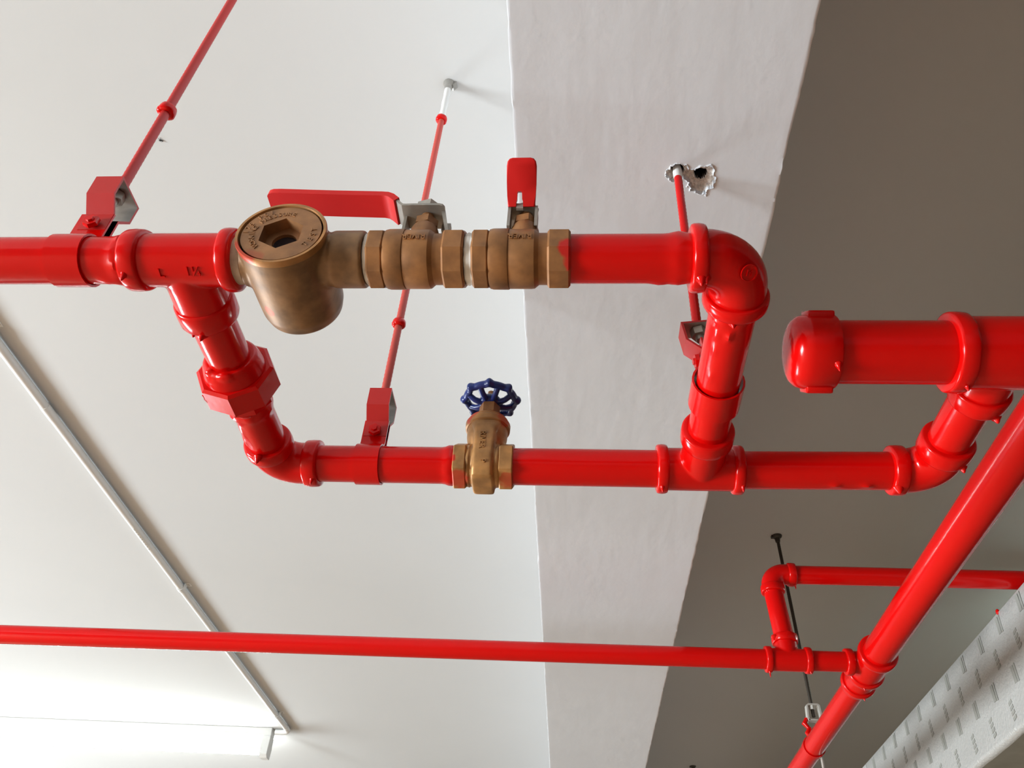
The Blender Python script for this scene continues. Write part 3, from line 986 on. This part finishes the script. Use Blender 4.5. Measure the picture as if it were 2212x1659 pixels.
# ------------------------------------------------------------------ hanger clamps and rods
def hanger(c, ax, label, r=RP, strap=0.031, loopw=0.027, dx=0.0, gap=0.0006, group='red pipe hangers', tilt=0.0, low=0.0):
    """pear-shaped split clamp round a pipe: c on the pipe axis, ax along the pipe"""
    c, ax = Vector(c), Vector(ax)
    h = thing('pipe_hanger', label, 'pipe hanger', c, group)
    au = V(0, 1, 0) if abs(ax.x) > 0.5 else V(1, 0, 0)
    av = Z.copy()
    if tilt:
        R_ = Matrix.Rotation(tilt, 3, ax)
        au, av = R_ @ au, R_ @ av
    # strap: round the pipe and up into two tabs
    ri = r + gap
    path = [(-0.0032, 0.0600), (-0.0032, ri + 0.006)]
    a0 = math.asin(0.0032 / ri) + 0.22
    path.append((-0.0045, ri + 0.0015))
    for i in range(25):
        a = PI / 2 + a0 + (2 * PI - 2 * a0) * i / 24
        path.append((ri * math.cos(a), ri * math.sin(a)))
    path += [(0.0045, ri + 0.0015), (0.0032, ri + 0.006), (0.0032, 0.0600)]
    bm = nb()
    strip_sheet(bm, path, -0.0020, ax, au, av, c, -strap / 2, strap / 2)
    obj('strap', bm, RED, h, angle=30)
    # loop above: flared, straight sides, flat top that takes the rod
    lp = [(-0.0056, 0.0370), (-0.0056, 0.0590 - low), (-0.0185, 0.0745 - low), (-0.0190, 0.1000 - low), (0.0190, 0.1000 - low), (0.0185, 0.0745 - low), (0.0056, 0.0590 - low), (0.0056, 0.0370)]
    bm = nb()
    strip_sheet(bm, lp, -0.0024, ax, au, av, c, dx - loopw / 2, dx + loopw / 2, inner_mat=1)
    bmesh.ops.recalc_face_normals(bm, faces=bm.faces[:])
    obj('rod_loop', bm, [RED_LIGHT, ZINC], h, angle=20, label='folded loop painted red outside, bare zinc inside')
    bm = nb()
    bc = c + av * 0.0430
    lathe(bm, bc + ax * dx, au, [(-0.0145, 0.0), (-0.0145, 0.0035), (-0.0125, 0.0040), (-0.0125, 0.0075), (-0.0082, 0.0080), (-0.0082, 0.0)], 6)
    lathe(bm, bc + ax * dx, au, [(-0.0085, 0.0032), (0.0120, 0.0032)], 16)
    lathe(bm, bc + ax * dx, au, [(0.0080, 0.0), (0.0080, 0.0075), (0.0125, 0.0075), (0.0125, 0.0)], 6)
    obj('bolt', bm, RED, h, angle=25)
    bm = nb()
    lathe(bm, c + av * (0.0900 - low) + ax * dx, av, [(-0.0025, 0.0), (-0.0025, 0.0085), (0.0065, 0.0088), (0.0072, 0.0080), (0.0072, 0.0)], 6, turn=0.3)
    lathe(bm, c + av * (0.0900 - low) + ax * dx, av, [(-0.0085, 0.0), (-0.0085, 0.0046), (0.0075, 0.0046)], 20)
    obj('nut', bm, STEEL, h, angle=25, label='dull steel nut under the rod')
    return h

hanger((-0.4465, YA, ZP), X, 'red split clamp with open loop left of the first tee', dx=0.002, strap=0.032)
hanger((-0.2355, YB, ZP), X, 'red split clamp on the lower run, left of the blue wheel', dx=0.0005, strap=0.029)
hanger((XR, 0.643, ZP), Y, 'red clamp half hidden behind the right cross pipe', dx=0.0, strap=0.036, tilt=-0.12, gap=0.0026, low=0.010, loopw=0.024)

def rod(a, b, label, r=0.0050, mat=None, nuts=(), tip=None, anchor=None, name='hanger_rod'):
    a, b = Vector(a), Vector(b)
    d = (b - a).normalized()
    t = thing(name, label, 'hanger rod', a, 'hanger rods')
    L = (b - a).length
    bm = nb()
    L1 = L if tip is None else tip
    n = int(L1 / 0.0035)
    prof = []
    for i in range(n + 1):
        prof.append((L1 * i / n, r + (0.00022 if i % 2 else -0.00012)))
    lathe(bm, a, d, prof, 20)
    obj('shaft', bm, mat or GLARE_RED, t, angle=60)
    if tip is not None:
        bm = nb()
        n = int((L - tip) / 0.01)
        lathe(bm, a, d, [(tip + (L - tip) * i / n, r * (1.08 + 0.10 * math.sin(i * 1.7))) for i in range(n + 1)], 20)
        obj('bare_tip', bm, plain('white_overspray', (0.72, 0.70, 0.67), 0.6, bump=[(300, 0.3, 0.0005, 3)]), t, angle=60, label='upper end smeared with white ceiling paint')
    for s_, R in nuts:
        bm = nb()
        lathe(bm, a + d * s_, d, [(-0.006, r), (-0.006, R * 0.75), (-0.0035, R), (0.0030, R), (0.006, R * 0.8), (0.006, r)], 20)
        blob(bm, a + d * s_ + V(-0.004, -0.003, -0.002), R * 0.55)
        jitter(bm, 0.0009, 120)
        obj('paint_lump', bm, RED, t, angle=70)
    if anchor:
        bm = nb()
        if anchor == 'bracket':
            lathe(bm, b, -Z, [(0, 0.0), (0, 0.0105), (0.004, 0.0100), (0.009, 0.0075), (0.020, 0.0065), (0.024, 0.0045)], 12)
            box(bm, b + V(0.0105, 0.002, -0.005), (0.003, 0.012, 0.012), Matrix.Rotation(0.5, 3, 'Y'))
            am = ZINC
        else:
            lathe(bm, b, -Z, [(0, 0.0), (0, 0.016), (0.004, 0.015), (0.010, 0.0085), (0.022, 0.0070), (0.024, 0.004)], 14)
            box(bm, b + V(-0.010, 0.0, -0.004), (0.016, 0.012, 0.007))
            am = DARKROD
        obj('anchor', bm, am, t, angle=30)
    return t

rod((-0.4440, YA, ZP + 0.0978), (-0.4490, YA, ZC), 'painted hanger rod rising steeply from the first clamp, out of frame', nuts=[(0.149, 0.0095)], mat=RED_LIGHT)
rod((-0.2350, YB, ZP + 0.0978), (-0.2322, YB, ZC), 'thin red hanger rod passing behind the ball valves, white at the ceiling end', nuts=[(0.131, 0.0090), (0.628, 0.0095)], tip=0.632, anchor='bracket')
r3 = rod((0.1305, 0.643, ZP + 0.0865), (0.1300, 0.6435, ZB + 0.035), 'short red hanger rod going up into the broken hole in the beam', r=0.0050, tip=0.274, mat=RED)
rod((0.6530, 2.331, ZM + 0.079), (0.6382, 2.331, ZC), 'dark thin hanger rod on the shaded ceiling beside the sprinkler main', r=0.0048, mat=DARKROD, anchor='drop')
rod((0.6500, 4.687, H + 0.80), (0.6397, 4.687, ZC), 'distant dark hanger rod whose top just shows at the bottom edge', r=0.0048, mat=DARKROD, anchor='drop')

# ------------------------------------------------------------------ sprinkler main and its branch
XM, YX = 0.6385, 1.7735
RM, RX, RM2 = 0.0318, 0.0212, 0.0262
pipe((-2.6, YX - 0.001, ZM), (0.4230, YX, ZM), RX, 'long thin red pipe running the whole width near the bottom')
pipe((0.5050, YX, ZM), (0.5950, YX, ZM), RX, 'short red pipe between the riser tee and the diagonal main')
pipe((XM, 0.25, ZM), (XM, 1.7340, ZM), RM, 'bright red main pipe running diagonally to the right edge')
pipe((XM, 1.9100, ZM), (XM, 4.60, ZM), RM2, 'narrower red main pipe below the diagonal junction, at the bottom edge')
t = thing('pipe_tee', 'small red tee with an upright outlet near the lower right', 'pipe fitting', (0.4635, YX, ZM), 'pipe tees')
bm = nb()
lathe(bm, (0.4635, YX, ZM), X, [(-0.044, 0.0205), (-0.044, 0.0240), (0.044, 0.0240), (0.044, 0.0205)], 44)
lathe(bm, (0.4635, YX, ZM), Z, [(0, 0.0225), (0.030, 0.0238), (0.050, 0.0240)], 44)
obj('body', bm, RED, t, voxel=0.0016, smooth=8)
collar(t, (0.4635, YX, ZM), X, -0.0490, -0.0350, 0.0278, 0.0206, [(0.4210, YX - 0.002, ZM - 0.0275, 0.003, 0.014)])
collar(t, (0.4635, YX, ZM), X, 0.0350, 0.0490, 0.0278, 0.0206, [(0.5060, YX - 0.006, ZM - 0.0265)])
collar(t, (0.4635, YX, ZM), Z, 0.036, 0.054, 0.0282, 0.0206, [(0.4400, YX - 0.012, ZM + 0.044, 0.006, 0.002)], amp=0.0014)
ZT = H + 0.956
pipe((0.4635, YX, ZM + 0.046), (0.4560, YX, ZT - 0.045), RX, 'upright red riser between the small tee and upper elbow')
elbow('red elbow on top of the riser below the dark ceiling', (0.4555, YX, ZT), -Z, X, 0.030, (0.030, 0.0480), (0.038, 0.0555), 0.0238, 0.0268, 0.0206,
      [(0.4400, YX - 0.012, ZT - 0.048, 0.003, 0.004)], [(0.5080, YX, ZT - 0.0270, 0.003, 0.010)], voxel=0.0016)
pipe((0.5050, YX, ZT), (2.4, YX - 0.004, ZT), RX, 'dark red branch pipe behind the diagonal main, leading right')
# junction on the main
j = thing('pipe_tee', 'red junction where the long thin pipe meets the diagonal main', 'pipe fitting', (XM, YX, ZM), 'pipe tees')
bm = nb()
lathe(bm, (XM, YX, ZM), Y, [(-0.050, 0.031), (-0.050, 0.0350), (0.052, 0.0350), (0.070, 0.0330), (0.10, 0.0330), (0.122, 0.0300), (0.140, 0.0285), (0.140, 0.026)], 56)
lathe(bm, (XM, YX, ZM), -X, [(0.0, 0.0225), (0.03, 0.0232), (0.055, 0.0236)], 44)
obj('body', bm, RED, j, voxel=0.0017, smooth=7)
collar(j, (XM, YX, ZM), Y, -0.0560, -0.0380, 0.0398, 0.0312)
collar(j, (XM, YX, ZM), Y, 0.0400, 0.0560, 0.0392, 0.0322, [(XM - 0.010, YX + 0.048, ZM - 0.037)])
collar(j, (XM, YX, ZM), -X, 0.0400, 0.0560, 0.0280, 0.0206)
cj = collar(j, (XM, YX, ZM), Y, 0.1000, 0.1170, 0.0372, 0.0300, [(XM + 0.006, YX + 0.11, ZM - 0.036)])
# hanger on the main
h = thing('pipe_hanger', 'small grey square ring with red clamp on the diagonal main', 'pipe hanger', (XM, 2.33, ZM))
bm = nb()
path = [(0.0, RM2 + 0.022)]
for i in range(25):
    a = PI / 2 + 0.15 + (2 * PI - 0.3) * i / 24
    path.append(((RM2 + 0.0008) * math.cos(a), (RM2 + 0.0008) * math.sin(a)))
path.append((0.004, RM2 + 0.022))
strip_sheet(bm, path, -0.002, Y, X, Z, (XM, 2.33, ZM), -0.010, 0.010)
obj('strap', bm, RED, h)
bm = nb()
pts = [(-0.004, 0.024), (-0.010, 0.036), (-0.004, 0.048), (-0.014, 0.060), (-0.006, 0.074)]
sweep(bm, [V(XM + a, 2.33, ZM + b) for a, b in pts], [0.006, 0.007, 0.0055, 0.0075, 0.005], 12)
obj('swivel', bm, RED, h, angle=60)
bm = nb()
sq = [(-0.018, 0.070), (0.016, 0.070), (0.019, 0.076), (0.017, 0.112), (0.012, 0.116), (-0.013, 0.116), (-0.019, 0.112), (-0.021, 0.077), (-0.018, 0.070)]
strip_sheet(bm, sq, 0.0042, Y, X, Z, (XM + 0.016, 2.33, ZM - 0.004), -0.010, 0.010)
lathe(bm, V(XM + 0.0135, 2.33, ZM + 0.098), Z, [(0, 0.0085), (0.014, 0.0085)], 6)
obj('ring', bm, plain('pale_zinc', (0.55, 0.53, 0.48), 0.45, 0.3), h, angle=25, label='square pale zinc ring')
bm = nb()
lathe(bm, (XM + 0.0165, 2.33, ZM - 0.020), -Z, [(0, 0.0045), (0.085, 0.0045)], 16)
obj('lower_stud', bm, STEEL, h, label='grey stud below the pipe')

# ------------------------------------------------------------------ insulated duct on the right
XD, ZD0, ZD1 = 0.985, H + 0.678, H + 0.925
d_ = thing('air_duct', 'silver foil wrapped air duct with printed marks, lower right', 'duct', (XD, 2.0, ZD0))
def duct_part(y0, y1, mat, nm, label=None, dz=0.0):
    bm = nb()
    r = 0.014
    prof = [(0.0, 0.006), (0.006, 0.0)]
    sec = [(0.45, ZD1), (0.004, ZD1), (0.0, ZD1 - 0.004)]
    nz = 8
    for i in range(1, nz):
        sec.append((0.0, ZD1 - 0.004 + (ZD0 + r - ZD1 + 0.004) * i / nz))
    for i in range(7):
        a = PI / 2 * i / 6
        sec.append((r - r * math.cos(a), ZD0 + r - r * math.sin(a)))
    sec.append((0.45, ZD0))
    n = max(2, int((y1 - y0) / 0.02))
    rows = []
    for i in range(n + 1):
        y = y0 + (y1 - y0) * i / n
        row = []
        for k, (a, z) in enumerate(sec):
            q = V(y * 5, z * 9, 3)
            wv = 0.0016 * noise.noise(q) + 0.0008 * noise.noise(q * 3.1)
            zz = z
            if k >= nz + 2 and k < len(sec) - 1:
                zz += 0.0022 * noise.noise(V(y * 14, 2, 7)) + 0.0010 * noise.noise(V(y * 50, 2, 1))
            row.append(bm.verts.new((XD + a + (wv if 2 < k < len(sec) - 1 else 0), y, zz + dz)))
        rows.append(row)
    for A, B in zip(rows, rows[1:]):
        for k in range(len(sec)):
            f = bm.faces.new((A[k], A[(k + 1) % len(sec)], B[(k + 1) % len(sec)], B[k]))
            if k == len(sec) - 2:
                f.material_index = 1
    bm.faces.new(rows[0])
    bm.faces.new(list(reversed(rows[-1])))
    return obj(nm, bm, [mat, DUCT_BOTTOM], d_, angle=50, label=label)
duct_part(0.6, 3.0010, FOIL, 'insulation_wrap', 'grey foil insulation stamped with small marks')
duct_part(3.0060, 6.5, FOIL_W, 'insulation_wrap', 'paler stretch of insulation past the open joint')
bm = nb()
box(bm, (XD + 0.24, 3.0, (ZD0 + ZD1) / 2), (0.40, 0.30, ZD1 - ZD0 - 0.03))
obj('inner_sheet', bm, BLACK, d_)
def mark_mesh(kind):
    bm = nb()
    t = 0.0007
    if kind == 0:
        bars = [(-0.0085, 0.0065, 0.040, 0.0), (0.0045, 0.0130, 0.037, 0.0)]
        for c0, wd, hh, sk in bars:
            box(bm, (0, c0, 0), (t, wd, hh))
        for v in bm.verts:
            v.co.y += v.co.z * -0.04
    else:
        for k in range(4):
            zc = 0.0165 - 0.0110 * k
            vs = [(0.0085, zc - 0.0010), (-0.0085, zc + 0.0030), (-0.0085, zc - 0.0042), (0.0085, zc - 0.0082)]
            A = [bm.verts.new((-t / 2, y, z)) for y, z in vs]
            B = [bm.verts.new((t / 2, y, z)) for y, z in vs]
            bm.faces.new(A); bm.faces.new(list(reversed(B)))
            for q in range(4):
                bm.faces.new((A[q], B[q], B[(q + 1) % 4], A[(q + 1) % 4]))
    bmesh.ops.recalc_face_normals(bm, faces=bm.faces[:])
    me = D.meshes.new('printed_mark')
    bm.to_mesh(me)
    bm.free()
    me.materials.append(PRINT)
    return me
MK = (mark_mesh(0), mark_mesh(1))
for row, (z, y0) in enumerate(((0.896, 1.643), (0.841, 1.704), (0.784, 1.649), (0.727, 1.709))):
    for k in range(0, 13):
        y = y0 + 0.1165 * k
        if y > 2.98 or y < 1.6:
            continue
        o = D.objects.new('printed_mark', MK[row % 2])
        COL.objects.link(o)
        o.parent = d_
        wv = 0.0016 * noise.noise(V(y * 5, (H + z) * 9, 3)) + 0.0008 * noise.noise(V(y * 5, (H + z) * 9, 3) * 3.1)
        o.location = V(XD - 0.0008 + wv, y, H + z) - d_.location
bm = nb()
blob(bm, (XD + 0.001, 1.866, ZD1 - 0.002), 0.006, (0.7, 1, 1.2))
obj('paint_spot', bm, RED, d_, label='small spot of red paint on the upper edge')

# ------------------------------------------------------------------ conduit on the ceiling
XC = -1.4560
ZCO = ZC - 0.0150
cd = thing('electrical_conduit', 'long white plastic conduit running across the ceiling on the left', 'conduit', (XC, 2.5, ZC))
def tube_part(nm, y0, y1, r=0.0122, x=XC, z=ZCO, mat=WHITE_PVC):
    bm = nb()
    lathe(bm, (x, y0, z), Y, [(0, r), (y1 - y0, r)], 28)
    return obj(nm, bm, mat, cd)
tube_part('tube', 0.3, 2.44)
tube_part('tube', 2.4405, 4.2900)
tube_part('coupling', 1.700, 1.755, 0.0132)
for ys in (1.395, 2.770, 4.110):
    bm = nb()
    path = []
    for i in range(13):
        a = PI + PI * i / 12
        path.append((0.0130 * math.cos(a), -0.0150 + 0.0130 * math.sin(a)))
    path = [(-0.034, -0.0002), (-0.016, -0.0002), (-0.0130, -0.004)] + path + [(0.0130, -0.004), (0.016, -0.0002), (0.034, -0.0002)]
    strip_sheet(bm, path, -0.0016, Y, X, Z, (XC, ys, ZC), -0.011, 0.011)
    sd = obj('saddle_clip', bm, WHITE_PVC, cd, angle=30)
    for q in (-0.026, 0.026):
        bm = nb()
        lathe(bm, (XC + q, ys, ZC - 0.0015), -Z, [(0, 0.0055), (0.0012, 0.0052), (0.0022, 0.0030), (0.0022, 0)], 16)
        obj('screw', bm, ZINC, sd)
bm = nb()
pts = [V(XC, 4.285, ZCO)] + [V(XC - 0.045 + 0.045 * math.cos(a), 4.32 + 0.045 * math.sin(a), ZCO) for a in [PI / 2 * i / 8 for i in range(9)]] + [V(XC - 0.075, 4.365, ZCO)]
sweep(bm, pts, 0.0135, 24)
obj('bend', bm, WHITE_PVC, cd)
bm = nb()
for k in range(9):
    y = 2.335 + 0.016 * k
    ln = V(0.55, 0, -0.83)
    c0 = V(XC, y, ZCO) + V(0.15, 0, -0.99).normalized() * 0.0123
    box(bm, c0, (0.0022, 0.009 if k % 3 else 0.012, 0.0006))
obj('printed_line', bm, plain('faint_print', (0.35, 0.34, 0.32), 0.6), cd, label='faint grey printed line')

# ------------------------------------------------------------------ fluorescent battens
def batten(xa, xb, y, tube_mat, label, group=None):
    t = thing('tube_light', label, 'ceiling light', ((xa + xb) / 2, y, ZC))
    bm = nb()
    sec = [(-0.030, 0.0), (0.030, 0.0), (0.026, -0.040), (-0.026, -0.040)]
    prism(bm, sec, (0, y, ZC), X, Y, Z, xa, xb)
    bmesh.ops.bevel(bm, geom=bm.edges[:], offset=0.002, segments=2, affect='EDGES')
    obj('housing', bm, WHITE_METAL, t)
    bm = nb()
    # pressed groove along the near face
    N_ = 10
    ctr = []
    for i in range(N_ + 1):
        a = -PI / 2 + PI * i / N_
        ctr.append((xb - 0.13 + 0.008 * math.cos(a), -0.020 + 0.008 * math.sin(a)))
    for i in range(N_ + 1):
        a = PI / 2 + PI * i / N_
        ctr.append((xa + 0.13 + 0.008 * math.cos(a), -0.020 + 0.008 * math.sin(a)))
    ctr.append(ctr[0])
    sweep(bm, [V(p, y - 0.0282 + (-q - 0.02) * 0.1, ZC + q) for p, q in ctr], 0.0011, 6, cap=False, up0=(0, 1, 0))
    obj('groove', bm, WHITE_METAL, t)
    for s_ in (0, 1):
        x0 = (xb - 0.040) if s_ else (xa)
        bm = nb()
        pf = [(-0.028, -0.040), (-0.028, -0.128), (-0.010, -0.142), (0.034, -0.142), (0.038, -0.090), (0.030, -0.078), (0.030, -0.040)]
        prism(bm, pf, (0, y, ZC), X, Y, Z, x0, x0 + 0.040)
        bmesh.ops.bevel(bm, geom=bm.edges[:], offset=0.0015, segments=2, affect='EDGES')
        obj('lampholder', bm, WHITE_METAL, t)
    bm = nb()
    lathe(bm, (xa + 0.038, y + 0.004, ZC - 0.112), X, [(0, 0.0), (0, 0.014), (xb - xa - 0.076, 0.014), (xb - xa - 0.076, 0.0)], 24)
    obj('tube', bm, tube_mat, t, label='lit white fluorescent tube')
    return t
batten(-3.08, -1.545, 4.375, TUBE, 'lit white tube light on the ceiling at the lower left')
batten(1.65, 3.15, 2.45, TUBE_R, 'lit tube light far to the right, out of frame')

# speck on the ceiling
bm = nb()
blob(bm, (-0.816, 0.884, ZC - 0.002), 0.0022, (1.4, 0.9, 0.9), 2)
blob(bm, (-0.8125, 0.886, ZC - 0.0015), 0.0013, (1, 1, 1), 1)
for a in (0.4, 1.5, 2.6, 3.9, 5.0):
    sweep(bm, [V(-0.816, 0.884, ZC - 0.0020), V(-0.816 + 0.005 * math.cos(a), 0.884 + 0.005 * math.sin(a), ZC - 0.0003)], 0.0003, 5)
tag(obj('dead_insect', bm, BLACK, loc=(-0.816, 0.884, ZC)), 'tiny black insect stuck to the ceiling beside the first rod', 'insect')
